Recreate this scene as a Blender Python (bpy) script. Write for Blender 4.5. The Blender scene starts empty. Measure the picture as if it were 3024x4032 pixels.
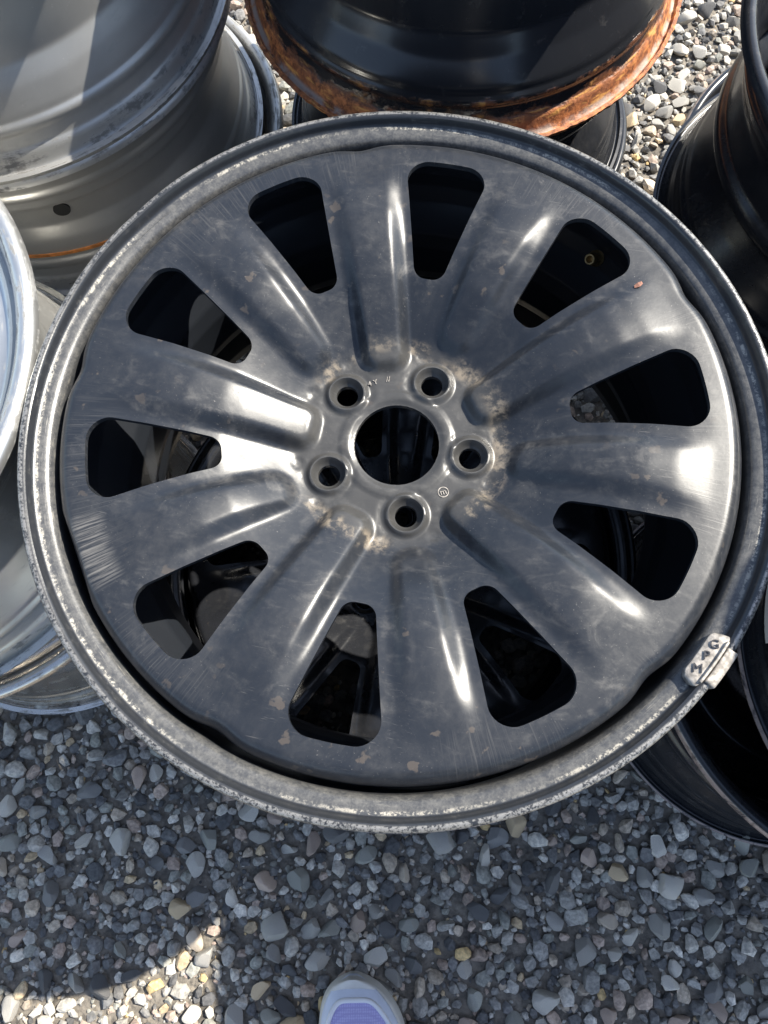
import bpy, bmesh, math, random
import numpy as np
from mathutils import Vector, Matrix
from mathutils.geometry import delaunay_2d_cdt
R_ = math.radians
random.seed(7); rng = np.random.default_rng(7)
S = bpy.context.scene
COL = S.collection

# ---------------------------------------------------------------- camera, sky, sun, exposure
CAM_H = 0.93
right = Vector((0.99446284, -0.10110046, -0.02867684)); up = Vector((0.10508884, 0.95672054, 0.27137088)); back = Vector((0.0, -0.27288186, 0.96204755))
cam_d = bpy.data.cameras.new('camera'); cam = bpy.data.objects.new('camera', cam_d); COL.objects.link(cam)
mw = Matrix((right, up, back)).transposed().to_4x4(); mw.translation = (0, 0, CAM_H); cam.matrix_world = mw
cam_d.sensor_fit = 'VERTICAL'; cam_d.sensor_height = 36; cam_d.lens = 26; cam_d.clip_start = 0.01; cam_d.clip_end = 500
S.camera = cam
SUN_AZ, SUN_EL = 25.0, 46.0
LUG0 = -17.05
W_ = bpy.data.worlds.new('World'); S.world = W_; W_.use_nodes = True
wn = W_.node_tree.nodes; wl = W_.node_tree.links
sky = wn.new('ShaderNodeTexSky'); sky.sky_type = 'NISHITA'; sky.sun_disc = False
sky.sun_elevation = R_(SUN_EL); sky.sun_rotation = R_(90 - SUN_AZ); sky.air_density = 1.0; sky.dust_density = 0.6; sky.ozone_density = 1.0
hs = wn.new('ShaderNodeHueSaturation'); hs.inputs['Saturation'].default_value = .86; wl.new(sky.outputs[0], hs.inputs['Color']); wl.new(hs.outputs[0], wn['Background'].inputs[0]); wn['Background'].inputs[1].default_value = 0.125
sd = Vector((math.cos(R_(SUN_AZ)) * math.cos(R_(SUN_EL)), math.sin(R_(SUN_AZ)) * math.cos(R_(SUN_EL)), math.sin(R_(SUN_EL))))
sun_d = bpy.data.lights.new('sun', 'SUN'); sun_d.energy = 4.9; sun_d.angle = R_(0.53); sun_d.color = (1.0, 0.94, 0.83)
sun = bpy.data.objects.new('sun', sun_d); COL.objects.link(sun); sun.location = (3, 1.5, 4); sun.rotation_euler = sd.to_track_quat('Z', 'Y').to_euler()
S.view_settings.view_transform = 'Standard'; S.view_settings.look = 'None'; S.view_settings.gamma = 1.0; S.view_settings.use_curve_mapping = False
S.view_settings.exposure = 1.25

# ---------------------------------------------------------------- helpers
def tag(o, label=None, cat=None, group=None, kind=None):
    if label: o['label'] = label
    if cat: o['category'] = cat
    if group: o['group'] = group
    if kind: o['kind'] = kind
    return o
def empty(name, loc, rz=0, **k):
    o = bpy.data.objects.new(name, None); COL.objects.link(o); o.location = loc; o.rotation_euler = (0, 0, R_(rz)); o.empty_display_size = .05
    return tag(o, **k)
def mesh(name, v, f, smooth=35, mats=()):
    m = bpy.data.meshes.new(name); m.from_pydata([tuple(x) for x in v], [], f); m.update()
    for a in mats: m.materials.append(a)
    if smooth:
        m.shade_smooth()
        m.set_sharp_from_angle(angle=R_(smooth))
    return m
def obj(name, m, mat=None, parent=None, loc=None):
    o = bpy.data.objects.new(name, m); COL.objects.link(o)
    if mat is not None and len(m.materials) == 0: m.materials.append(mat)
    if parent is not None: o.parent = parent
    if loc is not None: o.location = loc
    return o
def lathe(profile, segs=160, closed=True, wob=None):
    P = np.array(profile, float); n = len(P); a = np.arange(segs) * 2 * math.pi / segs
    r = np.repeat(P[:, 0][None], segs, 0); z = np.repeat(P[:, 1][None], segs, 0)
    if wob is not None: r, z = wob(r, z, a[:, None])
    v = np.stack([r * np.cos(a)[:, None], r * np.sin(a)[:, None], z], -1).reshape(-1, 3)
    f = []
    for i in range(segs):
        j = (i + 1) % segs
        for k in range(n if closed else n - 1):
            l = (k + 1) % n; f.append((i * n + k, j * n + k, j * n + l, i * n + l))
    return v, f
def fine(P, step):
    out = []
    for a, b in zip(P[:-1], P[1:]):
        d = math.hypot(b[0] - a[0], b[1] - a[1]); k = max(1, int(math.ceil(d / step)))
        for i in range(k): out.append((a[0] + (b[0] - a[0]) * i / k, a[1] + (b[1] - a[1]) * i / k))
    out.append(tuple(P[-1])); return out
def smooth_line(P, step=.0015, it=3):
    Q = np.array(fine(P, step))
    for _ in range(it): Q[1:-1] = .25 * Q[:-2] + .5 * Q[1:-1] + .25 * Q[2:]
    return Q
def thick(Q, t):
    d = np.gradient(Q, axis=0); d /= np.linalg.norm(d, axis=1)[:, None]; nrm = np.stack([-d[:, 1], d[:, 0]], 1)
    A = Q + nrm * t / 2; B = Q - nrm * t / 2
    return np.concatenate([A, B[::-1]])
def tube(path, rad, seg=16, inner=None):
    # straight tube along path points; optional bore
    v, f = [], []; path = [Vector(p) for p in path]; rads = rad if isinstance(rad, (list, tuple)) else [rad] * len(path)
    for i, p in enumerate(path):
        d = (path[min(i + 1, len(path) - 1)] - path[max(i - 1, 0)]).normalized(); q = d.to_track_quat('Z', 'Y')
        for k in range(seg):
            a = 2 * math.pi * k / seg; v.append(p + q @ Vector((rads[i] * math.cos(a), rads[i] * math.sin(a), 0)))
    for i in range(len(path) - 1):
        for k in range(seg):
            l = (k + 1) % seg; f.append((i * seg + k, i * seg + l, (i + 1) * seg + l, (i + 1) * seg + k))
    f.append(tuple(range(seg))[::-1]); f.append(tuple((len(path) - 1) * seg + k for k in range(seg)))
    return v, f
def bevel_box(sx, sy, sz, b=.002, seg=2):
    bm = bmesh.new(); bmesh.ops.create_cube(bm, size=1); bmesh.ops.scale(bm, vec=(sx, sy, sz), verts=bm.verts)
    bmesh.ops.bevel(bm, geom=bm.edges[:], offset=b, segments=seg, affect='EDGES', profile=.5)
    m = bpy.data.meshes.new('box'); bm.to_mesh(m); bm.free(); m.shade_smooth(); m.set_sharp_from_angle(angle=R_(40)); return m
def text_mesh(body, size, depth=.0004):
    c = bpy.data.curves.new('t', 'FONT'); c.body = body; c.size = size; c.extrude = depth; c.align_x = 'CENTER'; c.align_y = 'CENTER'; c.resolution_u = 3
    o = bpy.data.objects.new('t', c); COL.objects.link(o); dg = bpy.context.evaluated_depsgraph_get(); dg.update()
    m = bpy.data.meshes.new_from_object(o.evaluated_get(dg)); bpy.data.objects.remove(o); bpy.data.curves.remove(c); return m

# ---------------------------------------------------------------- materials
class NT:
    def __init__(s, name):
        s.m = bpy.data.materials.new(name); s.m.use_nodes = True; s.t = s.m.node_tree; s.b = s.t.nodes['Principled BSDF']; s.co = s.n('ShaderNodeTexCoord').outputs['Object']
    def n(s, t, **k):
        x = s.t.nodes.new(t)
        for a, b in k.items(): setattr(x, a, b)
        return x
    def put(s, sock, v):
        if isinstance(v, bpy.types.NodeSocket): s.t.links.new(v, sock)
        elif v is not None:
            if hasattr(sock.default_value, '__len__') and not hasattr(v, '__len__'): v = (v, v, v, 1)
            if hasattr(sock.default_value, '__len__') and len(v) == 3 and len(sock.default_value) == 4: v = (*v, 1)
            sock.default_value = v
    def math(s, op, a, b=None, c=None):
        x = s.n('ShaderNodeMath', operation=op); s.put(x.inputs[0], a); s.put(x.inputs[1], b)
        if c is not None: s.put(x.inputs[2], c)
        return x.outputs[0]
    def noise(s, scale, detail=4, rough=.55, vec=None, dist=0.0):
        x = s.n('ShaderNodeTexNoise'); s.put(x.inputs['Vector'], vec or s.co); s.put(x.inputs['Scale'], scale); s.put(x.inputs['Detail'], detail); s.put(x.inputs['Roughness'], rough); s.put(x.inputs['Distortion'], dist); return x.outputs['Fac']
    def ramp(s, v, lo, hi, a=0.0, b=1.0):
        x = s.n('ShaderNodeMapRange', interpolation_type='SMOOTHSTEP'); s.put(x.inputs['Value'], v)
        for i, q in enumerate((lo, hi, a, b)): x.inputs[i + 1].default_value = q
        return x.outputs[0]
    def mix(s, f, a, b):
        x = s.n('ShaderNodeMix', data_type='RGBA'); s.put(x.inputs[0], f); s.put(x.inputs[6], a); s.put(x.inputs[7], b); return x.outputs[2]
    def map(s, sc, rot=(0, 0, 0), loc=(0, 0, 0), vec=None):
        x = s.n('ShaderNodeMapping'); s.put(x.inputs[0], vec or s.co); x.inputs['Scale'].default_value = sc; x.inputs['Rotation'].default_value = rot; x.inputs['Location'].default_value = loc; return x.outputs[0]
    def bump(s, hgt, st, dist=.001):
        x = s.n('ShaderNodeBump'); s.put(x.inputs['Height'], hgt); x.inputs['Strength'].default_value = st; x.inputs['Distance'].default_value = dist; return x.outputs[0]
    def polar(s, ka, kr):
        sp = s.n('ShaderNodeSeparateXYZ'); s.put(sp.inputs[0], s.co); cb = s.n('ShaderNodeCombineXYZ')
        a = s.math('ARCTAN2', sp.outputs[1], sp.outputs[0]); r = s.math('SQRT', s.math('ADD', s.math('POWER', sp.outputs[0], 2.0), s.math('POWER', sp.outputs[1], 2.0)))
        s.put(cb.inputs[0], s.math('MULTIPLY', a, ka)); s.put(cb.inputs[1], s.math('MULTIPLY', r, kr)); return cb.outputs[0], r, a, sp.outputs[2]
    def out(s, col=None, rough=None, metal=None, nrm=None, **k):
        s.put(s.b.inputs['Base Color'], col); s.put(s.b.inputs['Roughness'], rough); s.put(s.b.inputs['Metallic'], metal)
        if nrm is not None: s.put(s.b.inputs['Normal'], nrm)
        for a, b in k.items(): s.put(s.b.inputs[a], b)
        return s.m
def simple(name, col, rough=.5, metal=0.0, nscale=0, namp=.25, bump=0.0):
    t = NT(name); c = col
    if nscale:
        nz = t.noise(nscale, 5); c = t.mix(t.ramp(nz, .3, .7), tuple(x * (1 - namp) for x in col), tuple(min(1, x * (1 + namp)) for x in col))
        return t.out(c, rough, metal, t.bump(nz, bump) if bump else None)
    return t.out(c, rough, metal)
def scratches(t, k=3):
    acc = None
    for i in range(k):
        an = .5 + i * 1.13; sc = t.noise(1.0, 2, .5, t.map((40 + 25 * i, 900 + 200 * i, 40), (0, 0, an), (i * 3.1, 1.7 * i, 0)))
        gate = t.ramp(t.noise(16 + 5 * i, 3, .6, t.map((1, 1, 1), (0, 0, 0), (i * 1.3, .4, .7 * i))), .55, .68)
        m = t.math('MULTIPLY', t.ramp(sc, .66, .74), gate); acc = m if acc is None else t.math('MAXIMUM', acc, m)
    return acc
def black_paint(name, base=(.016, .018, .022), rough=.3, dust=.35, dustcol=(.19, .18, .165), hero=False, film=.04, lip=None):
    t = NT(name); big = t.noise(13, 6, .62, dist=.3); fn = t.noise(150, 6, .68); md = t.noise(48, 7, .7, t.map((1, 1, 1), (0, 0, 0), (3, 1, 2)), .6); gr = t.noise(820, 3, .6)
    patch = t.math('MULTIPLY', t.ramp(big, .47, .68), t.ramp(md, .50, .72))
    smear = t.math('MULTIPLY', t.ramp(t.noise(26, 6, .66, t.map((1, 2.6, 1), (0, 0, .7), (5, 2, 0)), 1.2), .50, .74), t.ramp(fn, .3, .65))
    vo = t.n('ShaderNodeTexVoronoi'); wob = t.n('ShaderNodeVectorMath', operation='MULTIPLY_ADD'); nv = t.n('ShaderNodeTexNoise'); t.put(nv.inputs['Vector'], t.co); nv.inputs['Scale'].default_value = 170; nv.inputs['Detail'].default_value = 4
    t.put(wob.inputs[0], nv.outputs['Color']); wob.inputs[1].default_value = (.012, .012, .012); t.put(wob.inputs[2], t.co); t.put(vo.inputs['Vector'], wob.outputs[0]); vo.inputs['Scale'].default_value = 105; vo.inputs['Randomness'].default_value = 1
    cs = t.n('ShaderNodeSeparateColor'); t.put(cs.inputs[0], vo.outputs['Color'])
    spots = t.math('MULTIPLY', t.ramp(t.math('SUBTRACT', vo.outputs['Distance'], t.math('MULTIPLY', cs.outputs[1], .22)), .22, .10), t.math('GREATER_THAN', cs.outputs[0], .84))
    spots = t.math('MULTIPLY', spots, t.ramp(t.noise(8, 3, .5, t.map((1, 1, 1), (0, 0, 0), (2, 5, 1))), .46, .60))
    flecks = t.math('MULTIPLY', t.ramp(gr, .66, .74), t.ramp(big, .35, .6))
    mud = t.math('MAXIMUM', t.math('MULTIPLY', patch, dust), t.math('MULTIPLY', flecks, .6 if hero else .22))
    mud = t.math('MAXIMUM', mud, t.math('MULTIPLY', smear, dust * .5))
    mud = t.math('ADD', mud, t.math('MULTIPLY', t.math('MULTIPLY', t.ramp(t.noise(22, 8, .72, None, .8), .36, .70), t.ramp(fn, .2, .75)), film * 1.8))
    col = base
    if hero:
        pv, r, a, z = t.polar(60, 6); brush = t.noise(3.0, 4, .6, pv)
        ringm = t.math('MULTIPLY', t.ramp(r, .165, .205), t.ramp(brush, .45, .75)); ringm = t.math('MULTIPLY', ringm, t.ramp(t.noise(11, 3), .42, .62))
        sc = scratches(t)
        hub = t.math('MULTIPLY', t.ramp(r, .088, .064), t.ramp(t.math('ADD', t.ramp(r, .086, .070), t.math('MULTIPLY', t.math('SUBTRACT', md, .5), 1.2)), .2, .8))
        col = t.mix(t.math('MULTIPLY', hub, .85), base, (.046, .045, .043))
        edge = t.math('MULTIPLY', t.math('MULTIPLY', t.ramp(r, .064, .072), t.ramp(r, .083, .074)), t.ramp(t.math('ADD', t.math('MULTIPLY', md, .6), t.math('MULTIPLY', fn, .4)), .47, .60))
        crustm = t.math('MULTIPLY', t.math('MULTIPLY', edge, .75), t.ramp(t.noise(17, 3, .55, t.map((1, 1, 1), (0, 0, 0), (1.3, .2, 0))), .42, .60))
        da = t.math('ABSOLUTE', t.math('SUBTRACT', a, R_(-162.0 - LUG0))); pv2 = t.n('ShaderNodeCombineXYZ'); t.put(pv2.inputs[0], t.math('MULTIPLY', a, 170.0)); t.put(pv2.inputs[1], t.math('MULTIPLY', r, 25.0))
        scuff = t.math('MULTIPLY', t.math('MULTIPLY', t.ramp(da, .14, .09), t.math('MULTIPLY', t.ramp(r, .192, .202), t.ramp(r, .2195, .2165))), t.ramp(t.noise(1.0, 5, .7, pv2.outputs[0]), .38, .66)); mud = t.math('MAXIMUM', mud, t.math('MULTIPLY', scuff, .55))
        mud = t.math('MAXIMUM', mud, t.math('MULTIPLY', ringm, .2)); mud = t.math('MAXIMUM', mud, t.math('MULTIPLY', sc, .22))
    rgh = t.math('ADD', t.math('ADD', rough, t.math('MULTIPLY', mud, .45)), t.math('MULTIPLY', t.math('SUBTRACT', md, .5), .12))
    col = t.mix(mud, col, dustcol)
    if hero: col = t.mix(crustm, col, (.26, .215, .16))
    col = t.mix(t.math('MULTIPLY', spots, .6 if hero else .2), col, (.080, .066, .054))
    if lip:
        pv, r, a, z = t.polar(9, 1); lip_glint = t.math('MULTIPLY', t.ramp(r, lip - .0016, lip - .0006), t.ramp(md, .34, .50)); col = t.mix(t.math('MULTIPLY', lip_glint, .8), col, (.36, .28, .24))  # warm sky reflection along the lip edge, painted into the base colour
    h = t.math('ADD', t.math('MULTIPLY', t.noise(260, 3), .35), t.math('MULTIPLY', mud, .8))
    return t.out(col, rgh, 0.0, t.bump(h, .16 if hero else .12, .0006), **({'Specular IOR Level': .42} if hero else {}))
def gutter_mat():
    t = NT('worn_rim_lip'); pv, r, a, z = t.polar(9, 1); fn = t.noise(620, 4, .7); md = t.noise(150, 6, .7); big = t.noise(9, 4, .6)
    col = t.mix(t.ramp(t.math('ADD', t.math('MULTIPLY', md, .6), t.math('MULTIPLY', fn, .4)), .36, .66), (.040, .042, .046), (.105, .103, .098))
    cb = t.n('ShaderNodeCombineXYZ'); t.put(cb.inputs[0], t.math('MULTIPLY', a, 14.0)); t.put(cb.inputs[1], t.math('MULTIPLY', r, 1300.0)); ringn = t.noise(1.0, 6, .72, cb.outputs[0])
    d1 = t.math('MULTIPLY', t.math('MULTIPLY', t.ramp(r, .2372, .2384), t.ramp(r, .2406, .2392)), t.ramp(t.math('ADD', t.math('MULTIPLY', fn, .5), t.math('MULTIPLY', md, .5)), .47, .56))
    d1 = t.math('MULTIPLY', d1, t.ramp(big, .36, .58)); d2 = t.math('MULTIPLY', t.ramp(ringn, .56, .68), t.ramp(big, .42, .62)); d3 = t.ramp(fn, .66, .74)
    mud = t.math('MAXIMUM', t.math('MAXIMUM', t.math('MULTIPLY', d1, .75), t.math('MULTIPLY', d2, .38)), t.math('MULTIPLY', d3, .3)); col = t.mix(mud, col, (.40, .37, .31))
    wall = t.math('MULTIPLY', t.ramp(r, .2394, .2406), t.ramp(md, .86, .56)); col = t.mix(t.math('MULTIPLY', wall, .92), col, (.016, .018, .022))
    lipm = t.math('MULTIPLY', t.math('MULTIPLY', t.ramp(r, .2440, .2452), t.ramp(t.math('ADD', t.math('MULTIPLY', fn, .6), t.math('MULTIPLY', md, .4)), .44, .54)), t.ramp(z, .225, .232))
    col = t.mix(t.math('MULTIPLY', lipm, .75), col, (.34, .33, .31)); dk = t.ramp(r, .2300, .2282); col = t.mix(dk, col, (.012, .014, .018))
    rg = t.math('ADD', .30, t.math('MULTIPLY', mud, .4)); return t.out(col, rg, t.math('MULTIPLY', lipm, .5), t.bump(t.math('ADD', fn, mud), .15, .0006))
def silver_paint(name, col=(.50, .50, .49), rough=.34, metal=.75, dirt=.35, lipr=None):
    t = NT(name); big = t.noise(9, 5, .6); fn = t.noise(130, 5, .65); pv, r, a, z = t.polar(5, 260); rn = t.noise(1.2, 5, .65, pv)
    c = t.mix(t.ramp(big, .3, .72), tuple(x * .82 for x in col), col)
    d = t.math('MULTIPLY', t.math('MULTIPLY', t.ramp(rn, .55, .66), t.ramp(fn, .38, .6)), dirt)
    if lipr:
        g = t.math('MULTIPLY', t.ramp(r, lipr - .016, lipr - .010), t.ramp(t.math('ADD', t.math('MULTIPLY', rn, .7), t.math('MULTIPLY', fn, .3)), .5, .6)); d = t.math('MAXIMUM', d, t.math('MULTIPLY', g, .75))
    c = t.mix(d, c, (.07, .066, .06)); fl = t.ramp(t.noise(210, 4, .7), .66, .74); c = t.mix(t.math('MULTIPLY', fl, .35), c, (.72, .70, .66))
    return t.out(c, t.math('ADD', rough, t.math('ADD', t.math('MULTIPLY', d, .4), t.math('MULTIPLY', big, .12))), t.math('MULTIPLY', t.math('SUBTRACT', 1.0, d), metal), t.bump(t.math('ADD', t.math('MULTIPLY', fn, .4), d), .12, .0008))
def rust_mat(Rr):
    t = NT('rusty_lip'); fn = t.noise(170, 6, .7); md = t.noise(48, 5, .65); pv, r, a, z = t.polar(7, 420); rn = t.noise(1.0, 4, .6, pv)
    c = t.mix(t.ramp(fn, .35, .65), (.12, .036, .014), (.50, .18, .06)); c = t.mix(t.ramp(md, .45, .68), c, (.24, .085, .035)); c = t.mix(t.math('MULTIPLY', t.ramp(rn, .54, .64), .75), c, (.66, .34, .09))
    worn = t.math('MULTIPLY', t.math('MULTIPLY', t.ramp(r, Rr - .0095, Rr - .0075), t.ramp(r, Rr - .0035, Rr - .0055)), t.ramp(md, .36, .56)); c = t.mix(t.math('MULTIPLY', worn, .8), c, (.40, .36, .32))
    e = t.math('ADD', t.math('MULTIPLY', t.math('SUBTRACT', md, .5), .009), t.math('MULTIPLY', t.math('SUBTRACT', rn, .5), .008))
    k = t.ramp(t.math('ADD', r, e), Rr - .0165, Rr - .0125); c = t.mix(k, (.014, .015, .018), c)
    dustn = t.ramp(t.noise(75, 6, .7), .58, .74); c = t.mix(t.math('MULTIPLY', dustn, .10), c, (.3, .28, .25))
    h = t.math('MULTIPLY', t.math('ADD', fn, md), k); return t.out(c, t.math('ADD', .2, t.math('MULTIPLY', k, .5)), 0.0, t.bump(h, .7, .0018))

M = {}
M['hero'] = black_paint('satin_black_face', (.0135, .0160, .0210), rough=.31, dust=.36, hero=True, film=.065)
M['gutter'] = gutter_mat()
M['black'] = black_paint('gloss_black_rim', (.012, .013, .016), rough=.22, dust=.16, film=.03)
M['dusty'] = black_paint('dusty_black_rim', (.020, .021, .024), rough=.34, dust=.4, film=.05)
M['black_lip'] = black_paint('gloss_black_rim_glint_lip', (.012, .013, .016), rough=.22, dust=.16, film=.03, lip=.2125)  # gloss black with the lip reflection painted on
M['rust'] = rust_mat(.2175)
M['silver'] = silver_paint('grey_silver_paint', (.46, .455, .44), .36, .65, .12, .238)
M['silver2'] = silver_paint('bright_silver_paint', (.62, .62, .60), .27, .85, .3, .227)
M['chrome'] = silver_paint('polished_silver', (.66, .62, .57), .2, .95, .35, .205)
M['brass'] = simple('brass', (.42, .28, .12), .38, .9, 300, .35)
M['zinc'] = simple('zinc_weight', (.29, .265, .235), .55, .3, 260, .45, .3)
M['ink'] = simple('dark_ink', (.03, .03, .035), .6)
M['orange'] = simple('orange_paint', (.55, .20, .05), .6, 0, 120, .3)
M['dark'] = simple('hole_black', (.01, .01, .01), .7)
M['paper'] = simple('white_label', (.72, .70, .66), .6, 0, 60, .06)
M['solar'] = simple('solar_glass', (.012, .018, .05), .12, 0)
M['steel'] = simple('galvanised_steel', (.42, .43, .44), .45, .8, 40, .12)

# ---------------------------------------------------------------- ground and gravel
t = NT('gravel_dirt'); n1 = t.noise(60, 8, .7); n2 = t.noise(7, 4); vo = t.n('ShaderNodeTexVoronoi'); t.put(vo.inputs['Vector'], t.co); vo.inputs['Scale'].default_value = 110
c = t.mix(t.ramp(n1, .3, .7), (.055, .050, .044), (.25, .22, .18)); c = t.mix(t.math('MULTIPLY', t.ramp(n2, .4, .65), .4), c, (.19, .17, .145))
hh = t.math('ADD', t.math('MULTIPLY', t.ramp(vo.outputs['Distance'], .6, .1), .6), n1); M['dirt'] = t.out(c, .9, 0.0, t.bump(hh, .8, .004))
ground = obj('ground', mesh('ground', [(-60, -60, 0), (60, -60, 0), (60, 60, 0), (-60, 60, 0)], [(0, 1, 2, 3)], 0), M['dirt']); tag(ground, kind='structure')

PAL = np.array([(.29, .28, .26), (.175, .172, .168), (.40, .385, .35), (.51, .48, .425), (.43, .365, .29), (.095, .095, .097), (.62, .585, .52), (.40, .315, .26), (.28, .28, .25), (.54, .42, .27), (.17, .17, .17), (.62, .45, .22)])
PW = np.array([.18, .15, .14, .09, .09, .11, .05, .065, .09, .025, .015, .006]); PW = PW / PW.sum()
def stone_surface(t, base):
    a = t.noise(220, 5, .65); v = t.n('ShaderNodeTexNoise'); c = t.mix(t.ramp(a, .3, .7), (.62, .62, .62), (1.25, 1.22, 1.18)); x = t.n('ShaderNodeMix', data_type='RGBA', blend_type='MULTIPLY'); x.inputs[0].default_value = 1.0
    t.put(x.inputs[6], base); t.put(x.inputs[7], c); return t.out(x.outputs[2], .82, 0.0, t.bump(a, .35, .0012))
t = NT('gravel_mix'); at = t.n('ShaderNodeAttribute'); at.attribute_name = 'tint'; M['gravel'] = stone_surface(t, at.outputs['Color'])
t = NT('stone'); oi = t.n('ShaderNodeObjectInfo'); M['stone'] = stone_surface(t, oi.outputs['Color'])

def proto(sub, seed, planes=7):
    r = np.random.default_rng(seed); bm = bmesh.new(); bmesh.ops.create_icosphere(bm, subdivisions=sub, radius=1.0)
    v = np.array([x.co[:] for x in bm.verts]); f = np.array([[q.index for q in p.verts] for p in bm.faces]); bm.free()
    for _ in range(planes):
        d = r.normal(size=3); d /= np.linalg.norm(d); lim = r.uniform(.38, .74); s = v @ d; k = s > lim; v[k] -= ((s[k] - lim) * .92)[:, None] * d
    v *= np.array([1, r.uniform(.6, .95), r.uniform(.45, .75)]); v /= np.abs(v[:, 0]).max(); return v, f
def rots(n):
    a = rng.uniform(0, 2 * np.pi, n); tx = rng.normal(0, .3, n); ty = rng.normal(0, .3, n)
    ca, sa = np.cos(a), np.sin(a); cx, sx = np.cos(tx), np.sin(tx); cy, sy = np.cos(ty), np.sin(ty); z = np.zeros(n); o = np.ones(n)
    Rz = np.array([[ca, -sa, z], [sa, ca, z], [z, z, o]]).transpose(2, 0, 1); Rx = np.array([[o, z, z], [z, cx, -sx], [z, sx, cx]]).transpose(2, 0, 1); Ry = np.array([[cy, z, sy], [z, o, z], [-sy, z, cy]]).transpose(2, 0, 1)
    return Rz @ Rx @ Ry
STACKS = [(.014, .187), (.134, .716), (-.335, .745), (-.42, .27), (.54, .465), (.48, .02), (1.02, -.14)]
def footprint(x, y, r=.16):
    k = np.zeros(len(x), bool)
    for a, b in STACKS: k |= (x - a) ** 2 + (y - b) ** 2 < r * r
    return k
def darts(n, x0, x1, y0, y1, rad, fac=.68):
    cell = .03; grid = {}; out = []
    X = rng.uniform(x0, x1, n); Y = rng.uniform(y0, y1, n); F = footprint(X, Y)
    for x, y, r, q in zip(X, Y, rad, F):
        if q: continue
        ci, cj = int(x // cell), int(y // cell); ok = True
        for i in (-1, 0, 1):
            for j in (-1, 0, 1):
                for (a, b, s) in grid.get((ci + i, cj + j), ()):
                    if (a - x) ** 2 + (b - y) ** 2 < ((s + r) * fac) ** 2: ok = False; break
                if not ok: break
            if not ok: break
        if ok: grid.setdefault((ci, cj), []).append((x, y, r)); out.append((x, y, r))
    return np.array(out)
DX0, DX1, DY0, DY1 = -.8, .95, -.6, 1.5
cand = np.sort(np.concatenate([rng.uniform(.0115, .0165, 2200), rng.uniform(.0080, .0120, 9000), rng.uniform(.0045, .0085, 62000)]))[::-1]
big = darts(len(cand), DX0, DX1, DY0, DY1, cand)
vis = ((big[:, 1] < -.02) & (big[:, 1] > -.40) & (np.abs(big[:, 0]) < .55)) | ((big[:, 1] > .72) & (big[:, 1] < 1.08) & (big[:, 0] > .33) & (big[:, 0] < .72))
order = np.argsort(-(big[:, 2] * np.where(vis, 1.0, 0.0)))[:300]; is_part = np.zeros(len(big), bool); is_part[order] = True
protos2 = [mesh('stone', *[(v, [tuple(x) for x in f]) for v, f in [proto(3, 500 + i, 8)]][0], 0, (M['stone'],)) for i in range(14)]
for p in protos2: p.shade_smooth(); p.set_sharp_from_angle(angle=R_(24))
for k in order:
    x, y, r = big[k]; o = bpy.data.objects.new('stone', protos2[int(rng.integers(14))]); COL.objects.link(o); o.parent = ground
    o.location = (x, y, r * .36); o.scale = (r, r, r); o.rotation_euler = (rng.normal(0, .28), rng.normal(0, .28), rng.uniform(0, 6.28))
    c = PAL[rng.choice(len(PAL), p=PW)] * rng.uniform(.8, 1.2); o.color = (*c, 1)
def scatter(name, pos, sub, nproto, seed, sink):
    V, F, C = [], [], []; base = 0; pr = [proto(sub, seed + i, 6) for i in range(nproto)]; ids = rng.integers(nproto, size=len(pos)); RR = rots(len(pos))
    for k in range(nproto):
        sel = np.where(ids == k)[0]
        if not len(sel): continue
        v, f = pr[k]; r = pos[sel, 2]; w = np.einsum('nij,vj->nvi', RR[sel], v) * r[:, None, None]
        w[..., 0] += pos[sel, 0][:, None]; w[..., 1] += pos[sel, 1][:, None]; w[..., 2] += (r * sink)[:, None]
        col = PAL[rng.choice(len(PAL), size=len(sel), p=PW)] * rng.uniform(.75, 1.2, (len(sel), 1))
        V.append(w.reshape(-1, 3)); C.append(np.repeat(col, len(v), 0)); F.append((f[None] + (np.arange(len(sel)) * len(v))[:, None, None] + base).reshape(-1, 3)); base += len(sel) * len(v)
    return np.concatenate(V), np.concatenate(F), np.concatenate(C)
rest = big[~is_part]
ns = 46000; small = np.stack([rng.uniform(DX0, DX1, ns), rng.uniform(DY0, DY1, ns), rng.uniform(.0014, .0046, ns)], 1); small = small[~footprint(small[:, 0], small[:, 1])]
no = 9000; outer = np.stack([rng.uniform(-3, 3.2, no), rng.uniform(-2.5, 4, no), rng.uniform(.006, .014, no)], 1)
outer = outer[~((outer[:, 0] > DX0) & (outer[:, 0] < DX1) & (outer[:, 1] > DY0) & (outer[:, 1] < DY1))]
rb = rest[rest[:, 2] > .0105]; rs = rest[rest[:, 2] <= .0105]
sets = [scatter('a', rb, 2, 24, 900, .36), scatter('a', rs, 1, 24, 950, .36), scatter('b', small, 1, 24, 1000, .25), scatter('c', outer, 1, 16, 1100, .25)]
off = 0; VV, FF, CC = [], [], []
for v, f, c in sets: VV.append(v); FF.append(f + off); CC.append(c); off += len(v)
VV = np.concatenate(VV).astype(np.float32); FF = np.concatenate(FF).astype(np.int32); CC = np.concatenate(CC)
gm = bpy.data.meshes.new('gravel'); gm.vertices.add(len(VV)); gm.vertices.foreach_set('co', VV.ravel()); gm.loops.add(FF.size); gm.loops.foreach_set('vertex_index', FF.ravel())
gm.polygons.add(len(FF)); gm.polygons.foreach_set('loop_start', np.arange(0, FF.size, 3, dtype=np.int32)); gm.update(calc_edges=True); gm.shade_flat()
ca = gm.attributes.new('tint', 'FLOAT_COLOR', 'POINT'); ca.data.foreach_set('color', np.c_[CC, np.ones(len(CC))].astype(np.float32).ravel())
gravel = obj('gravel', gm, M['gravel']); tag(gravel, 'loose grey and tan gravel covering the ground', 'gravel', kind='stuff')

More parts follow.
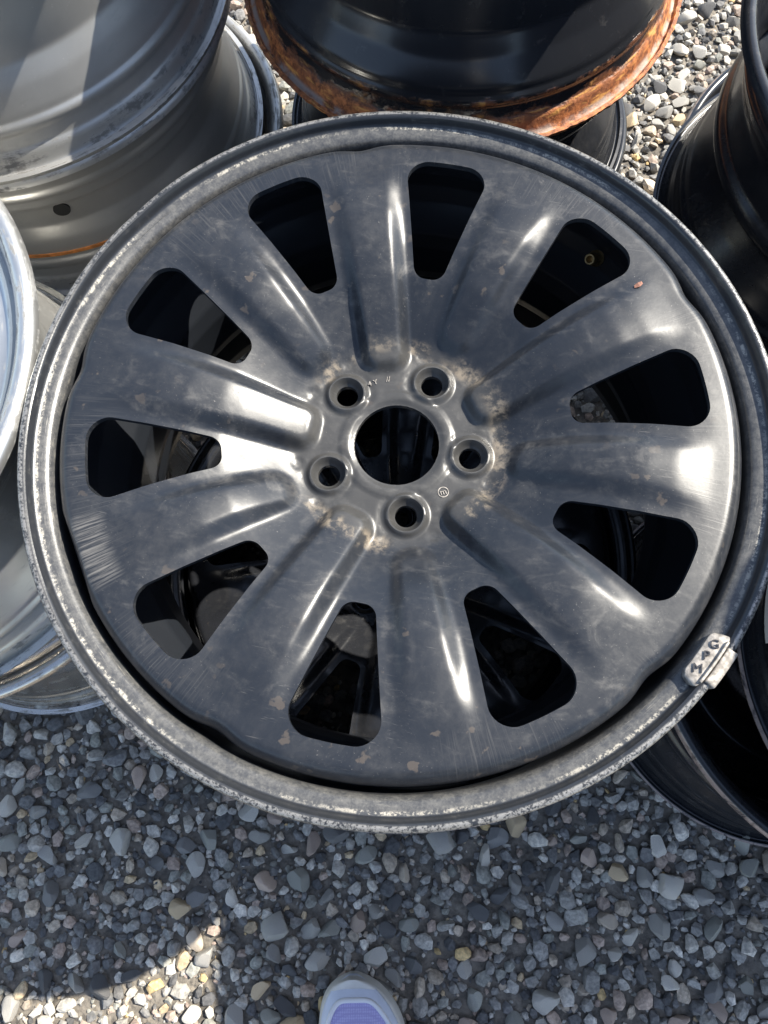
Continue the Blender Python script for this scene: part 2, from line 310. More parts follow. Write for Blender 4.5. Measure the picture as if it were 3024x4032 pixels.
# ---------------------------------------------------------------- wheel parts
def rim_profile(Rr, W, t=.0032, well=.045, step=False):
    top = [(Rr, -.0062), (Rr - .0004, -.0028), (Rr - .002, -.0008), (Rr - .0045, 0), (Rr - .0072, -.001), (Rr - .0098, -.0045), (Rr - .0118, -.0105), (Rr - .0135, -.0165), (Rr - .0165, -.0195), (Rr - .0190, -.033), (Rr - .0168, -.0375), (Rr - .0172, -.040), (Rr - .0205, -.0435), (Rr - .0215, -.049)]
    mid = [(Rr - well * .70, -.058), (Rr - well * .97, -.066), (Rr - well, -.072), (Rr - well, -W + .085), (Rr - well * .8, -W + .068)]
    if step: mid = [(Rr - well * .60, -.057), (Rr - well * .66, -.066), (Rr - well * .66, -W * .5 + .014), (Rr - well * .52, -W * .5 + .007), (Rr - well * .52, -W * .5 - .003), (Rr - well, -W * .5 - .018), (Rr - well, -W + .085), (Rr - well * .8, -W + .068)]
    bot = [(r, -W - z) for r, z in top][::-1]; P = [(r, W + z) for r, z in top + mid + bot]; return thick(smooth_line(P, .0018, 3), t)
def dish(Rr, zc, hub=.035, depth=.05, bore=.03):
    # pressed steel disc seen from behind or below
    P = [(bore, zc - .004), (.05, zc), (.075, zc), (.095, zc + depth * .55), (.125, zc + depth), (Rr - .075, zc + depth * .6), (Rr - .050, zc + depth * .1), (Rr - .0475, zc - .02)]; return thick(smooth_line(P, .004, 5), .004)
def put_lathe(name, prof, mat, par, segs=160, wob=None, sm=32):
    v, f = lathe(prof, segs, True, wob); return obj(name, mesh(name, v, f, sm), mat, par)
def plain_wheel(name, loc, Rr, W, mat, label, group, rz=0, well=.042, t=.0032, wob=None, disc=True, dmat=None, cat='wheel rim', step=False):
    w = empty(name, loc, rz, label=label, cat=cat, group=group); put_lathe('rim', rim_profile(Rr, W, t, well, step), mat, w, 176, wob)
    if disc: put_lathe('disc', dish(Rr, .03, depth=min(.05, W * .25)), dmat or mat, w, 96)
    return w

# ---- the hero: black ten-window steel wheel, face up
HR, HW = .2475, .24
MC = (.0139, .1870, .2426)        # centre, base height; top flange plane 0.4826
LUG0 = -17.05
hp = [(.2475, -.0060), (.2475, -.0012), (.2468, 0), (.2448, 0), (.2438, -.0008), (.2432, -.0030), (.2424, -.0058), (.2411, -.0074), (.2390, -.0084), (.2352, -.0092), (.2322, -.0106), (.2306, -.0140), (.2297, -.0225), (.2287, -.036), (.2280, -.052),
      (.2220, -.064), (.2060, -.085), (.2020, -.098), (.2020, -.13), (.2060, -.145), (.2190, -.162), (.2240, -.170), (.2250, -.205), (.2285, -.2215), (.2385, -.2260), (.2412, -.2320), (.2421, -.2365), (.2434, -.2392), (.2450, -.24), (.2464, -.2396), (.2475, -.236)]
def knock(r, z, a):   # small dings along the lip
    k = .0006 * np.sin(a * 3 + .5) * (r > .243) - .0011 * np.exp(-((np.mod(a - 2.62 + np.pi, 2 * np.pi) - np.pi) / .10) ** 2) * (z > .22) * (r > .236)
    return r, z + k * np.clip((z - .2) / .04, 0, 1)
def sstep(x, a, b):
    q = np.clip((x - a) / (b - a), 0, 1); return q * q * (3 - 2 * q)
def table(pts, sm=.006):
    rr = np.arange(0, .25, .00025); zz = np.interp(rr, [p[0] for p in pts], [p[1] for p in pts]); k = int(sm / .00025) | 1; w = np.hanning(k + 2)[1:-1]; w /= w.sum()
    zz = np.convolve(np.pad(zz, k // 2, mode='edge'), w, 'valid'); return lambda r: np.interp(r, rr, zz)
ridge = table([(0, -.041), (.071, -.041), (.080, -.037), (.095, -.0285), (.118, -.0165), (.14, -.0088), (.165, -.0032), (.188, -.0006), (.203, 0), (.25, 0)], .012)
deepf = table([(0, -.0325), (.062, -.0320), (.076, -.0265), (.09, -.0195), (.105, -.0120), (.118, -.0068), (.14, -.0008), (.16, .0020), (.18, .0020), (.195, .0006), (.203, 0), (.25, 0)], .012)
lugf = table([(0, -.0335), (.078, -.0335), (.09, -.0255), (.105, -.0155), (.118, -.0082), (.14, -.0014), (.16, .0016), (.18, .0018), (.195, .0005), (.203, 0), (.25, 0)], .012)
def disc_z(x, y):
    r = np.hypot(x, y); th = np.degrees(np.arctan2(y, x)); z = ridge(r)
    for off, fl, r0, w0, k in ((36, deepf, .0570, .0150, .066), (0, lugf, .0790, .0125, .094)):
        d = (th - off + 36) % 72 - 36; tt = np.abs(r * np.sin(np.radians(d))); w = w0 + (r - r0) * k
        a = tt - w; b = r0 - r * np.cos(np.radians(d)); rc = .010
        sdv = np.minimum(np.maximum(a, b), -rc) + np.hypot(np.maximum(a + rc, 0), np.maximum(b + rc, 0)) ; sdv = np.where((a > -rc) | (b > -rc), np.hypot(np.maximum(a + rc, 0), np.maximum(b + rc, 0)) - rc, sdv)
        wid = np.interp(r, [.06, .1, .15, .2], [.0075, .0095, .0115, .0120])
        s = sstep(-sdv, -wid * .45, wid * .75); z = z + (fl(r) - .0020 * np.minimum(tt / np.maximum(w, .005), 1.2) ** 2 * (1 - sstep(r, .165, .2)) - ridge(r)) * s
    # rolled outer edge
    z = z - .0085 * np.clip((r - .2135) / .0105, 0, 1.2) ** 2.3
    # hub: lug cones, bore ring, dimples
    for i in range(5):
        a = R_(72 * i); d = np.hypot(x - .0524 * math.cos(a), y - .0524 * math.sin(a))
        z = z + .0026 * np.exp(-((d - .0125) / .0023) ** 2) - np.clip(.0118 - d, 0, .01) * .9 - .0008 * np.exp(-((d - .0175) / .0022) ** 2)
        for q in (-13.5, 13.5):
            b = R_(72 * i + q); e = np.hypot(x - .0705 * math.cos(b), y - .0705 * math.sin(b)); z = z - .0007 * sstep(e, .0048, .0034)
    z = z + .0013 * sstep(r, .0415, .0385) - .0022 * sstep(r, .0345, .0300)
    return z
def edge_shift(x, y):
    r = np.hypot(x, y); th = np.degrees(np.arctan2(y, x)); d = (th + 72) % 72 - 36
    k = 1 - (.0034 * np.exp(-(d / 3.4) ** 2) * sstep(r, .198, .2215)) / np.maximum(r, .05); return x * k, y * k
def opening(n_arc=9):
    P = []; c = [(.1182, .0098, .0092), (.2036, .0318, .0138)]
    poly = [(c[0][0], -c[0][1]), (c[1][0], -c[1][1]), (c[1][0], c[1][1]), (c[0][0], c[0][1])]; rad = [c[0][2], c[1][2], c[1][2], c[0][2]]
    for i in range(4):
        p = Vector(poly[i]); a = (Vector(poly[i - 1]) - p).normalized(); b = (Vector(poly[(i + 1) % 4]) - p).normalized(); half = a.angle(b) / 2; d = rad[i] / math.tan(half); ctr = p + (a + b).normalized() * rad[i] / math.sin(half)
        s = (p + a * d - ctr); e = (p + b * d - ctr); a0 = math.atan2(s.y, s.x); a1 = math.atan2(e.y, e.x); da = (a1 - a0 + math.pi) % (2 * math.pi) - math.pi
        for k in range(n_arc + 1): P.append((ctr.x + rad[i] * math.cos(a0 + da * k / n_arc), ctr.y + rad[i] * math.sin(a0 + da * k / n_arc)))
    Q = []
    for i in range(len(P)):
        a = P[i]; b = P[(i + 1) % len(P)]; d = math.dist(a, b); k = max(1, int(d / .0022))
        for j in range(k):
            x, y = a[0] + (b[0] - a[0]) * j / k, a[1] + (b[1] - a[1]) * j / k
            x += (math.sqrt(max(0, .2028 ** 2 - y * y)) - .2028) * ((x - .118) / .0848) ** 2
            Q.append((x, y))
    return Q
def disc_mesh():
    RO = .2238; pts, edges = [], []
    def loop(L):
        s = len(pts); pts.extend(L); edges.extend([(s + i, s + (i + 1) % len(L)) for i in range(len(L))])
    def rot(L, a): return [(x * math.cos(a) - y * math.sin(a), x * math.sin(a) + y * math.cos(a)) for x, y in L]
    radii = list(np.linspace(.0300, RO, 95)); na = 120; nb = 24; a0, a1 = R_(-36), R_(36)
    outer = [(RO * math.cos(a), RO * math.sin(a)) for a in np.linspace(a0, a1, na + 1)]; inner = [(.03 * math.cos(a), .03 * math.sin(a)) for a in np.linspace(a1, a0, nb + 1)]
    upl = [(r * math.cos(a1), r * math.sin(a1)) for r in radii[::-1][1:-1]]; dnl = [(r * math.cos(a0), r * math.sin(a0)) for r in radii[1:-1]]
    loop(outer + upl + inner + dnl)
    holes = [rot(opening(), R_(18)), rot(opening(), R_(-18)), [(.0524 + .0078 * math.cos(a), .0078 * math.sin(a)) for a in np.linspace(0, 2 * math.pi, 29)[:-1]]]
    for h in holes: loop(h)
    hs = [np.array(h) for h in holes]
    def inside(p, poly):
        x, y = p; c = False; j = len(poly) - 1
        for i in range(len(poly)):
            if (poly[i][1] > y) != (poly[j][1] > y) and x < (poly[j][0] - poly[i][0]) * (y - poly[i][1]) / (poly[j][1] - poly[i][1]) + poly[i][0]: c = not c
            j = i
        return c
    for r in np.arange(.0312, RO - .001, .00165):
        n = int(r * R_(72) / .0019)
        for k in range(1, n):
            a = a0 + (a1 - a0) * (k + (.25 if int(r * 1e5) % 2 else -.25)) / n; p = (r * math.cos(a), r * math.sin(a))
            if abs(a) > R_(36) - .0011 / r: continue
            if any(((h - p) ** 2).sum(1).min() < .0011 ** 2 for h in hs): continue
            if any(inside(p, h) for h in holes): continue
            if math.hypot(p[0] - .0524, p[1]) < .0190: continue
            pts.append(p)
    for q in np.arange(.0086, .0186, .00085):
        m_ = int(2 * math.pi * q / .0012)
        for k in range(m_): a = 2 * math.pi * (k + .5 * (int(q * 1e5) % 2)) / m_; pts.append((.0524 + q * math.cos(a), q * math.sin(a)))
    vs, es, fs, *_ = delaunay_2d_cdt([Vector(p) for p in pts], edges, [], 0, 1e-7)
    vs = np.array([v[:] for v in vs]); T = []
    for f in fs:
        c = vs[list(f)].mean(0); r = math.hypot(*c)
        if any(inside(c, h) for h in holes) or r < .0299 or abs(math.atan2(c[1], c[0])) > R_(36): continue
        q = vs[list(f)]; ar = abs((q[1][0] - q[0][0]) * (q[2][1] - q[0][1]) - (q[2][0] - q[0][0]) * (q[1][1] - q[0][1]))
        if ar < 2e-9 or all(abs(abs(math.atan2(p[1], p[0])) - R_(36)) < 1e-3 for p in q): continue
        T.append(tuple(f))
    key = {}; V = []; F = []
    for s in range(5):
        a = R_(72 * s); ca, sa = math.cos(a), math.sin(a); idx = []
        for x, y in vs:
            X, Y = x * ca - y * sa, x * sa + y * ca; k = (round(X * 2e4), round(Y * 2e4)); j = None
            seam = abs(abs(math.atan2(y, x)) - R_(36)) < 1e-3
            if seam:
                for dx in (-1, 0, 1):
                    for dy in (-1, 0, 1):
                        if (k[0] + dx, k[1] + dy) in key: j = key[(k[0] + dx, k[1] + dy)]
            if j is None:
                j = len(V); V.append((X, Y))
                if seam: key[k] = j
            idx.append(j)
        for f in T: F.append(tuple(idx[i] for i in f))
    V = np.array(V); used = np.zeros(len(V), bool); used[np.unique(np.array([i for f in F for i in f]))] = True
    remap = np.cumsum(used) - 1; V = V[used]; F = [tuple(int(remap[i]) for i in f) for f in F]
    z = disc_z(V[:, 0], V[:, 1]); X, Y = edge_shift(V[:, 0], V[:, 1])
    r = np.hypot(V[:, 0], V[:, 1]); th = np.degrees(np.arctan2(V[:, 1], V[:, 0])) + LUG0
    d = (th + 162.5 + 180) % 360 - 180; rb = .2255 - .0085 * (1 - (d / 9.5) ** 2); z = z - np.where(np.abs(d) < 9.5, np.clip(r - rb, 0, 1) * 1.1, 0)
    nt = len(V); top = np.c_[X, Y, z + HW]; bot = np.c_[X, Y, z + HW - .0042]
    # boundary edges
    F = [f for f in F if len(set(f)) == 3]
    cnt = {}
    for f in F:
        for i in range(3):
            e = (f[i], f[(i + 1) % 3]); cnt[e] = cnt.get(e, 0) + 1
    bd = [e for e in cnt if (e[1], e[0]) not in cnt]
    faces = [f for f in F] + [tuple(i + nt for i in f[::-1]) for f in F]; vv = [tuple(p) for p in top] + [tuple(p) for p in bot]
    outer_e = []; inn = [e for e in bd if .0302 < min(r[e[0]], r[e[1]]) and max(r[e[0]], r[e[1]]) < .2233]
    for a, b in bd:
        if min(r[a], r[b]) > .2233: outer_e.append((a, b))
        else: faces.append((b, a, a + nt, b + nt))
    # skirt rolled down from the outer edge
    ring = {}
    prof = [(.0010, -.0045), (.0015, -.0095), (.0016, -.0300)]
    for a, _ in outer_e:
        rr = math.hypot(X[a], Y[a]); ids = []
        for dr, dz in prof: ids.append(len(vv)); vv.append((X[a] * (rr + dr) / rr, Y[a] * (rr + dr) / rr, top[a][2] + dz))
        ring[a] = ids
    for a, b in outer_e:
        if a not in ring or b not in ring: continue
        A = [a] + ring[a]; B = [b] + ring[b]
        for k in range(3): faces.append((B[k], A[k], A[k + 1], B[k + 1]))
        faces.append((ring[b][2], ring[a][2], a + nt, b + nt))
    # orient consistently
    m = mesh('disc', vv, faces, 38)
    return m
hero = empty('steel_wheel', MC, LUG0, label='large black ten-window steel wheel lying face up in the middle, dusty satin face', cat='wheel rim')
put_lathe('rim', thick(smooth_line([(r, HW + z) for r, z in hp], .0012, 2), .0026), M['gutter'], hero, 256, knock, 30)
dm = disc_mesh(); bm = bmesh.new(); bm.from_mesh(dm); bmesh.ops.recalc_face_normals(bm, faces=bm.faces); bm.to_mesh(dm); bm.free()
disc = obj('disc', dm, M['hero'], hero)
# valve stem through the barrel, seen in the upper right window
va = R_(39.7 - LUG0); rad_ = Vector((math.cos(va), math.sin(va), 0)); p0 = rad_ * .2235 + Vector((0, 0, HW - .058)); dr = (-rad_ * .8 + Vector((0, 0, .75))).normalized()
Lv = .019; prof = [(.0062, 0), (.0062, .004), (.0046, .0055), (.0042, .008), (.0042, Lv - .0006), (.0037, Lv), (.0028, Lv), (.0027, Lv - .012), (.0, Lv - .012), (0, 0)]
v, f = lathe(prof, 24, False); q = dr.to_track_quat('Z', 'Y'); v = [p0 + q @ Vector(x) for x in v]; tag(obj('valve_stem', mesh('valve_stem', v, f, 40), M['brass'], hero), 'short brass valve stem')
# clip-on balance weight on the lower right lip
wa = R_(-45.6 - LUG0); weight = empty('balance_weight', (.2405 * math.cos(wa), .2405 * math.sin(wa), HW - .004)); weight.parent = hero; weight.rotation_euler = (0, 0, wa)
tag(weight, 'grey zinc clip-on balance weight on the lip')
def arc_slab(r0, r1, z0, z1, half, n=18, rnd=.004, tilt=0):
    # slab following the lip: local x radial (0 = r .2405), y tangential
    pl = []
    for k in range(n + 1):
        u = -half + 2 * half * k / n; e = max(0, abs(u) - (half - rnd)); s = math.sqrt(max(0, rnd * rnd - e * e)) if rnd > 0 else 0; cut = (rnd - s)
        pl.append((u, cut))
    v, f = [], []
    for u, cut in pl:
        a = u / .2405
        for r, z in ((r0 + cut, z0), (r1 - cut * .2, z0 + tilt), (r1 - cut * .2, z1 + tilt), (r0 + cut, z1)): v.append(((.2405 + r) * math.cos(a) - .2405, (.2405 + r) * math.sin(a), z))
    for k in range(n):
        for j in range(4): f.append((k * 4 + j, k * 4 + (j + 1) % 4, k * 4 + 4 + (j + 1) % 4, k * 4 + 4 + j))
    f.append((3, 2, 1, 0)); f.append(tuple(n * 4 + j for j in range(4))); return v, f
def bev(m, w):
    bm = bmesh.new(); bm.from_mesh(m); bmesh.ops.recalc_face_normals(bm, faces=bm.faces)
    ed = [e for e in bm.edges if len(e.link_faces) == 2 and e.calc_face_angle(0) > R_(40)]; bmesh.ops.bevel(bm, geom=ed, offset=w, segments=2, affect='EDGES', profile=.5); bm.to_mesh(m); bm.free(); m.shade_smooth(); m.set_sharp_from_angle(angle=R_(45)); return m
plate = obj('weight_plate', bev(mesh('weight_plate', *arc_slab(-.0085, .0022, -.0035, .0015, .0185, 20, .0065, .004), 0), .0006), M['zinc'], weight)
obj('clip_ridge', bev(mesh('clip_ridge', *arc_slab(.0005, .0022, .0035, .0072, .0150, 12, 0), 0), .0005), M['zinc'], weight)
obj('clip', bev(mesh('clip', *arc_slab(.0030, .0098, -.0080, .0062, .0125, 12, 0), 0), .0010), M['zinc'], weight)
for ch, yy in (('G', .0095), ('P', .001), ('M', -.0085)):
    tm = text_mesh(ch, .0078, .0003); o = obj('letter', tm, M['ink'], plate); o.matrix_local = Matrix.Translation((-.0040, yy, .0040)) @ Matrix.Rotation(R_(-20), 4, 'Y') @ Matrix.Rotation(R_(28), 4, 'Z')
# stamped marks on the hub face
def stamp(body, size, r, ang, rz):
    a = R_(ang - LUG0); tm = text_mesh(body, size, .0003); o = obj('stamped_mark', tm, M['zinc'], disc, (r * math.cos(a), r * math.sin(a), HW - .0406)); o.rotation_euler = (0, 0, R_(rz - LUG0)); return o
stamp('4 Y', .0052, .0500, 104, 12); stamp('//', .0055, .0500, 91, 0); stamp('m', .0060, .0480, -54, 10)
v, f = lathe([(.0033, 0), (.0038, 0), (.0038, .0004), (.0033, .0004)], 28); a = R_(-54 - LUG0); obj('stamped_ring', mesh('stamped_ring', v, f, 30), M['zinc'], disc, (.0480 * math.cos(a), .0480 * math.sin(a), HW - .0409))

# ---------------------------------------------------------------- the other wheels
def copy_tree(o, loc, rz, label, group=None, sc=1.0, mat=None):
    c = o.copy(); COL.objects.link(c); c.location = loc; c.rotation_euler = (0, 0, R_(rz)); c.scale = (sc,) * 3; c['label'] = label
    if group: c['group'] = group
    for ch in o.children:
        if ch.name.split('.')[0] in ('rim', 'disc'):
            k = ch.copy(); COL.objects.link(k); k.parent = c
            if mat:
                k.data = k.data.copy(); k.data.materials.clear(); k.data.materials.append(mat)
    return c
low = copy_tree(hero, (.008, .152, .008), 7, 'smaller dusty black steel wheel underneath the large ten-window wheel', sc=.905, mat=M['black']); low.scale = (.905, .905, .977)
# rusty stack, top centre: the barrel stands on its rusty lower lip
rusty = empty('rusty_wheel', (.134, .716, .358), 0, label='black wheel barrel standing on an orange rusty lip at the top centre', cat='wheel rim')
def crust(r, z, a):
    k = np.clip((r - .2105) / .006, 0, 1); nz = np.sin(a * 61) * np.sin(a * 23 + 1) + .7 * np.sin(a * 137 + 2); return r + k * .0005 * nz, z + k * .0003 * np.sin(a * 97 + 1.3)
put_lathe('rim', rim_profile(.2175, .235, .0036, .044), M['rust'], rusty, 360, crust)
put_lathe('disc', dish(.2175, .09, depth=.035), M['black'], rusty, 96)
plain_wheel('steel_wheel', (.139, .706, .184), .2000, .173, M['black'], 'glossy black wheel right underneath the rusty-lipped barrel', 'black wheels in stacks')
plain_wheel('steel_wheel', (.144, .703, .010), .2030, .173, M['black'], 'glossy black wheel at the base of the rusty stack', 'black wheels in stacks')
# silver stack, top left
plain_wheel('alloy_wheel', (-.337, .748, .366), .238, .225, M['silver'], 'grey silver alloy wheel barrel topping the stack at the top left', 'silver wheels in stacks', 20, .034, .006)
sw = plain_wheel('alloy_wheel', (-.335, .745, .186), .236, .18, M['silver'], 'grey silver wheel barrel with an orange painted line, second from the ground', 'silver wheels in stacks', 0, .032, .006)
v, f = lathe([(.2165, .0500), (.2182, .0490), (.2182, .0530), (.2165, .0530)], 200); f = [q for q in f if -2.15 < math.atan2(v[q[0]][1], v[q[0]][0]) < -1.0]; tag(obj('painted_line', mesh('painted_line', v, f, 30), M['orange'], sw), 'thin orange painted line around the barrel')
v, f = tube([(0, 0, -.004), (0, 0, .001)], .0085, 24); hv = obj('valve_hole', mesh('valve_hole', v, f, 40), M['dark'], sw); va2 = R_(-79.7); hv.location = (.2075 * math.cos(va2), .2075 * math.sin(va2), .104); hv.rotation_euler = (0, R_(90), va2)
plain_wheel('alloy_wheel', (-.320, .742, .006), .244, .18, M['silver'], 'grey silver alloy wheel at the base of the top left stack', 'silver wheels in stacks', 60, .034, .006)
# left pair
def spoke_disc(w, Rr, W, mat, n=5):
    put_lathe('outer_ring', thick(smooth_line([(Rr - .018, W - .016), (Rr - .024, W - .022), (Rr - .040, W - .020), (Rr - .055, W - .022), (Rr - .060, W - .034)], .003, 3), .006), mat, w, 128)
    put_lathe('hub', thick(smooth_line([(.030, W - .030), (.034, W - .024), (.062, W - .024), (.070, W - .032), (.072, W - .05)], .003, 3), .008), mat, w, 96)
    for i in range(n):
        m = bevel_box(Rr - .115, .045, .022, .008, 3); a = R_(72 * i); o = obj('spoke', m, mat, w, ((Rr + .005) / 2 * math.cos(a), (Rr + .005) / 2 * math.sin(a), W - .034)); o.rotation_euler = (0, 0, a)
lw = plain_wheel('alloy_wheel', (-.456, .283, .256), .227, .224, M['silver2'], 'bright silver alloy wheel lying face up at the left edge', 'silver wheels in stacks', 35, .040, .006, disc=False); spoke_disc(lw, .227, .224, M['silver2'])
lw2 = plain_wheel('alloy_wheel', (-.412, .258, .008), .205, .245, M['chrome'], 'polished silver wheel barrel at the bottom of the left stack', 'silver wheels in stacks', 0, .036, .006, disc=False); spoke_disc(lw2, .205, .245, M['chrome'])
# right rear stack
plain_wheel('steel_wheel', (.522, .440, .256), .213, .225, M['black'], 'glossy black wheel on top of the stack at the upper right', 'black wheels in stacks', step=True)
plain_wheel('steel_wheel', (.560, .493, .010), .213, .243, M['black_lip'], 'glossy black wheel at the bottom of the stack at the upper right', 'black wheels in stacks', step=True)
# right front stack, three high
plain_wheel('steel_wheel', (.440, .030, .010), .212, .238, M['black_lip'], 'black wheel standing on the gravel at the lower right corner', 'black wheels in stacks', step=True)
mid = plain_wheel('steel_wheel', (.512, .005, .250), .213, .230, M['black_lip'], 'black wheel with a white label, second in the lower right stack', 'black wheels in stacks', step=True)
plain_wheel('steel_wheel', (.602, .028, .482), .225, .230, M['black'], 'black wheel topping the three-high stack at the right edge', 'black wheels in stacks')
for i, (z, lab) in enumerate(((.010, 'black wheel at the base of the unseen far right stack added for shade'), (.243, 'middle black wheel of the unseen far right stack added for shade'), (.476, 'topmost black wheel of the unseen far right stack added for shade'))):
    plain_wheel('steel_wheel', (1.03 + .01 * i, -.14, z), .218, .231, M['black'], lab, 'black wheels in stacks')  # out-of-frame stack, added to shade the gravel at the lower right
# white label on the middle wheel's barrel
lv, lf = [], []
for k in range(13):
    a = R_(152 + 20 * k / 12)
    for r_, z_ in ((.1975, .021), (.1955, .062), (.1945, .062), (.1945, .021)): lv.append((r_ * math.cos(a), r_ * math.sin(a), z_))
for k in range(12):
    for j in range(4): lf.append((4 * k + j, 4 * k + (j + 1) % 4, 4 * k + 4 + (j + 1) % 4, 4 * k + 4 + j))
lf += [(3, 2, 1, 0), (48, 49, 50, 51)]
lab = tag(obj('paper_label', mesh('paper_label', lv, lf, 30), M['paper'], mid), 'small white printed label on the barrel')
tm = text_mesh('m.', .022, .0003); o = obj('label_print', tm, M['ink'], lab); aa = R_(158); o.location = (.1979 * math.cos(aa), .1979 * math.sin(aa), .040); o.rotation_euler = (R_(90), 0, aa + R_(90))

# ---------------------------------------------------------------- the person at the bottom edge: legs and lavender sneakers
M['denim'] = simple('dark_trousers', (.03, .035, .045), .85, 0, 300, .2, .2)
t = NT('lavender_mesh'); vo = t.n('ShaderNodeTexVoronoi'); t.put(vo.inputs['Vector'], t.co); vo.inputs['Scale'].default_value = 420; vo.inputs['Randomness'].default_value = .15
M['lav'] = t.out(t.mix(t.ramp(vo.outputs['Distance'], .25, .6), (.50, .47, .74), (.38, .35, .64)), .8, 0.0, t.bump(vo.outputs['Distance'], -.6, .001))
M['toe'] = simple('pale_blue_synthetic', (.60, .64, .74), .45, 0, 60, .05); M['sole'] = simple('cream_rubber', (.58, .56, .52), .6, 0, 40, .08); M['white'] = simple('white_trim', (.74, .74, .76), .5)
skv = [(0, -.56, .92), (-.085, -.55, .86), (-.09, -.53, .50), (-.092, -.475, .15), (-.092, -.465, .075), (.09, -.57, .86), (.11, -.60, .50), (.125, -.66, .15), (.125, -.655, .075), (0, -.56, 1.02)]
ske = [(0, 1), (1, 2), (2, 3), (3, 4), (0, 5), (5, 6), (6, 7), (7, 8), (0, 9)]; skr = [.135, .085, .062, .052, .05, .085, .062, .052, .05, .125]
bmsh = bpy.data.meshes.new('person'); bmsh.from_pydata(skv, ske, []); po = bpy.data.objects.new('person', bmsh); COL.objects.link(po)
md = po.modifiers.new('skin', 'SKIN'); md.use_smooth_shade = True; po.modifiers.new('sub', 'SUBSURF').levels = 2
for i, r in enumerate(skr): bmsh.skin_vertices[0].data[i].radius = (r, r)
bmsh.skin_vertices[0].data[0].use_root = True
dg = bpy.context.evaluated_depsgraph_get(); dg.update(); pm = bpy.data.meshes.new_from_object(po.evaluated_get(dg)); po.modifiers.clear(); po.data = pm; pm.materials.clear(); pm.materials.append(M['denim']); pm.shade_smooth()
tag(po, 'person in dark trousers and a lavender sneaker with pale toe cap at the bottom edge', 'person')
ST = [0, .004, .010, .018, .030, .045, .065, .09, .12, .15, .18, .21, .235, .253, .264, .268]
HWL = [.004, .016, .025, .032, .039, .0435, .0465, .0475, .044, .039, .036, .035, .034, .030, .020, .004]
UPH = [.022, .030, .036, .041, .047, .052, .057, .063, .074, .086, .094, .098, .100, .100, .098, .09]
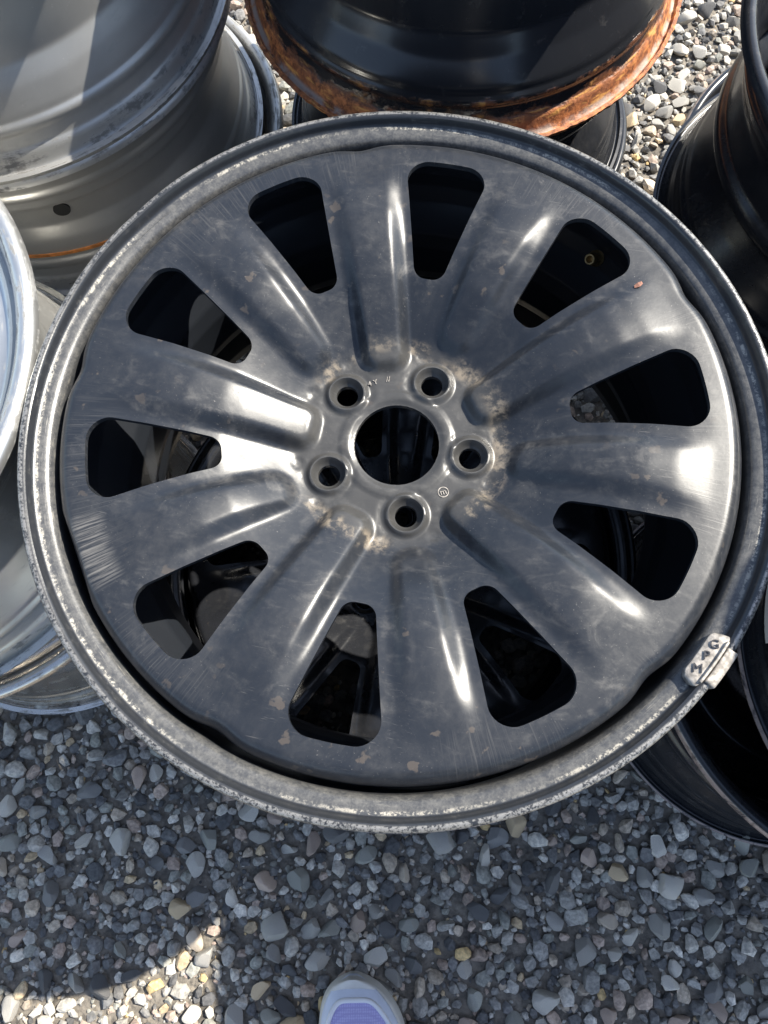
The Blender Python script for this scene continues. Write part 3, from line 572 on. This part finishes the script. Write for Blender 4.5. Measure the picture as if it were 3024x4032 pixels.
def sneaker(loc, rz, mir):
    e = empty('sneaker', loc, rz); e.parent = po; n = len(ST); s_ = np.linspace(0, 1, 60); ss = .268 * (.5 - .5 * np.cos(np.pi * s_)); hw = np.interp(ss, ST, HWL); uh = np.interp(ss, ST, UPH)
    for _ in range(3): hw[1:-1] = .25 * hw[:-2] + .5 * hw[1:-1] + .25 * hw[2:]
    bend = mir * (.010 * np.clip((ss - .03) / .2, 0, 1) - .006 * np.exp(-(ss / .03) ** 2))
    def loft(fn, nt, close):
        v, f = [], []
        for i in range(60):
            for k in range(nt): v.append(fn(i, k / (nt - 1) if not close else k / nt))
        for i in range(59):
            for k in range(nt - (0 if close else 1)): l = (k + 1) % nt; f.append((i * nt + k, i * nt + l, (i + 1) * nt + l, (i + 1) * nt + k))
        return v, f, nt
    def sole(i, u):
        a = 2 * math.pi * u; c, q = math.cos(a), math.sin(a); sx = math.copysign(abs(c) ** .35, c); sz = math.copysign(abs(q) ** .45, q); toe = .010 * math.exp(-ss[i] / .02)
        return (bend[i] + hw[i] * sx * (1 + .05 * (sz < 0)), -ss[i], .017 + .015 * sz + toe)
    v, f, nt = loft(sole, 28, True); f += [tuple(range(nt))[::-1], tuple(59 * nt + k for k in range(nt))]; obj('sole', mesh('sole', v, f, 50), M['sole'], e)
    def fs(s0, u, g=0.0):
        h_ = float(np.interp(s0, ss, hw)); b_ = float(np.interp(s0, ss, bend)); t_ = float(np.interp(s0, ss, uh)); a = math.pi * u; c, q = math.cos(a), math.sin(a)
        return (b_ + (h_ * .93 + g) * math.copysign(abs(c) ** .7, c), -s0 + g * max(0, 1 - s0 / .03), .026 + (t_ - .026 + g) * abs(q) ** .8)
    def upper(i, u, g=0.0): return fs(ss[i], u, g)
    v, f, nt = loft(upper, 33, False); obj('upper', mesh('upper', v, f, 60), M['lav'], e)
    def patch(name, rows, mat):
        v, f = [], []; n_ = len(rows[0])
        for r_ in rows: v += r_
        for i in range(len(rows) - 1):
            for k in range(n_ - 1): f.append((i * n_ + k, i * n_ + k + 1, (i + 1) * n_ + k + 1, (i + 1) * n_ + k))
        o = obj(name, mesh(name, v, f, 60), mat, e); sm = o.modifiers.new('solid', 'SOLIDIFY'); sm.thickness = .0016; sm.offset = 0; return o
    edge = lambda w: (.019 + .075 * abs(w) ** 2.2, .5 + .36 * math.copysign(abs(w) ** .62, w))     # rim of the lavender panel, w in -1..1
    rows = []
    for k in range(10):
        q = k / 9; row = []
        for w in np.linspace(-1, 1, 61):
            es, eu = edge(w); os_, ou = .0006 + .095 * abs(w) ** 2.2, .5 + .5 * math.copysign(abs(w) ** .5, w); row.append(fs(es + (os_ - es) * q, min(1, max(0, eu + (ou - eu) * q)), .0014))
        rows.append(row)
    patch('toe_cap', rows, M['toe'])
    v, f = tube([fs(*edge(w), .0016) for w in np.linspace(-1, 1, 61)], .0026, 8); obj('trim', mesh('trim', v, f, 60), M['white'], e)
    patch('tongue', [[fs(y_, .5 + d_, .0035) for d_ in np.linspace(-.15, .15, 13)] for y_ in np.linspace(.078, .17, 16)], M['white'])
    for q in range(5):
        yy = .082 + q * .017; i = int(np.argmin(abs(ss - yy))); path = [Vector(fs(yy, .5 + d, .006)) for d in np.linspace(-.2, .2, 9)]; v, f = tube(path, .0028, 8); obj('lace', mesh('lace', v, f, 60), M['white'], e)
    return e
sneaker((-.079, -.256, 0.006), -4, 1); sneaker((.135, -.43, .006), -12, -1)

# a flake of dry leaf lying on the face
fl = mesh('leaf_fragment', [(-.0035, -.001, 0), (0, -.0018, .0008), (.0032, -.0004, .0003), (.0028, .0014, .0009), (-.0004, .0012, .0014), (-.003, .0008, .0005), (0, -.0018, .0003), (0, .0012, .0007)], [(0, 1, 4, 5), (1, 2, 3, 4), (0, 5, 4, 1)[::-1], (1, 4, 3, 2)[::-1]], 0)
fl.materials.append(simple('dry_leaf', (.20, .09, .06), .8, 0, 900, .3)); o = obj('leaf_fragment', fl); o.location = (.188, .267, .4838); o.rotation_euler = (0, 0, .3)
tag(o, 'tiny reddish brown dry leaf flake on the upper right of the large wheel face', 'leaf')
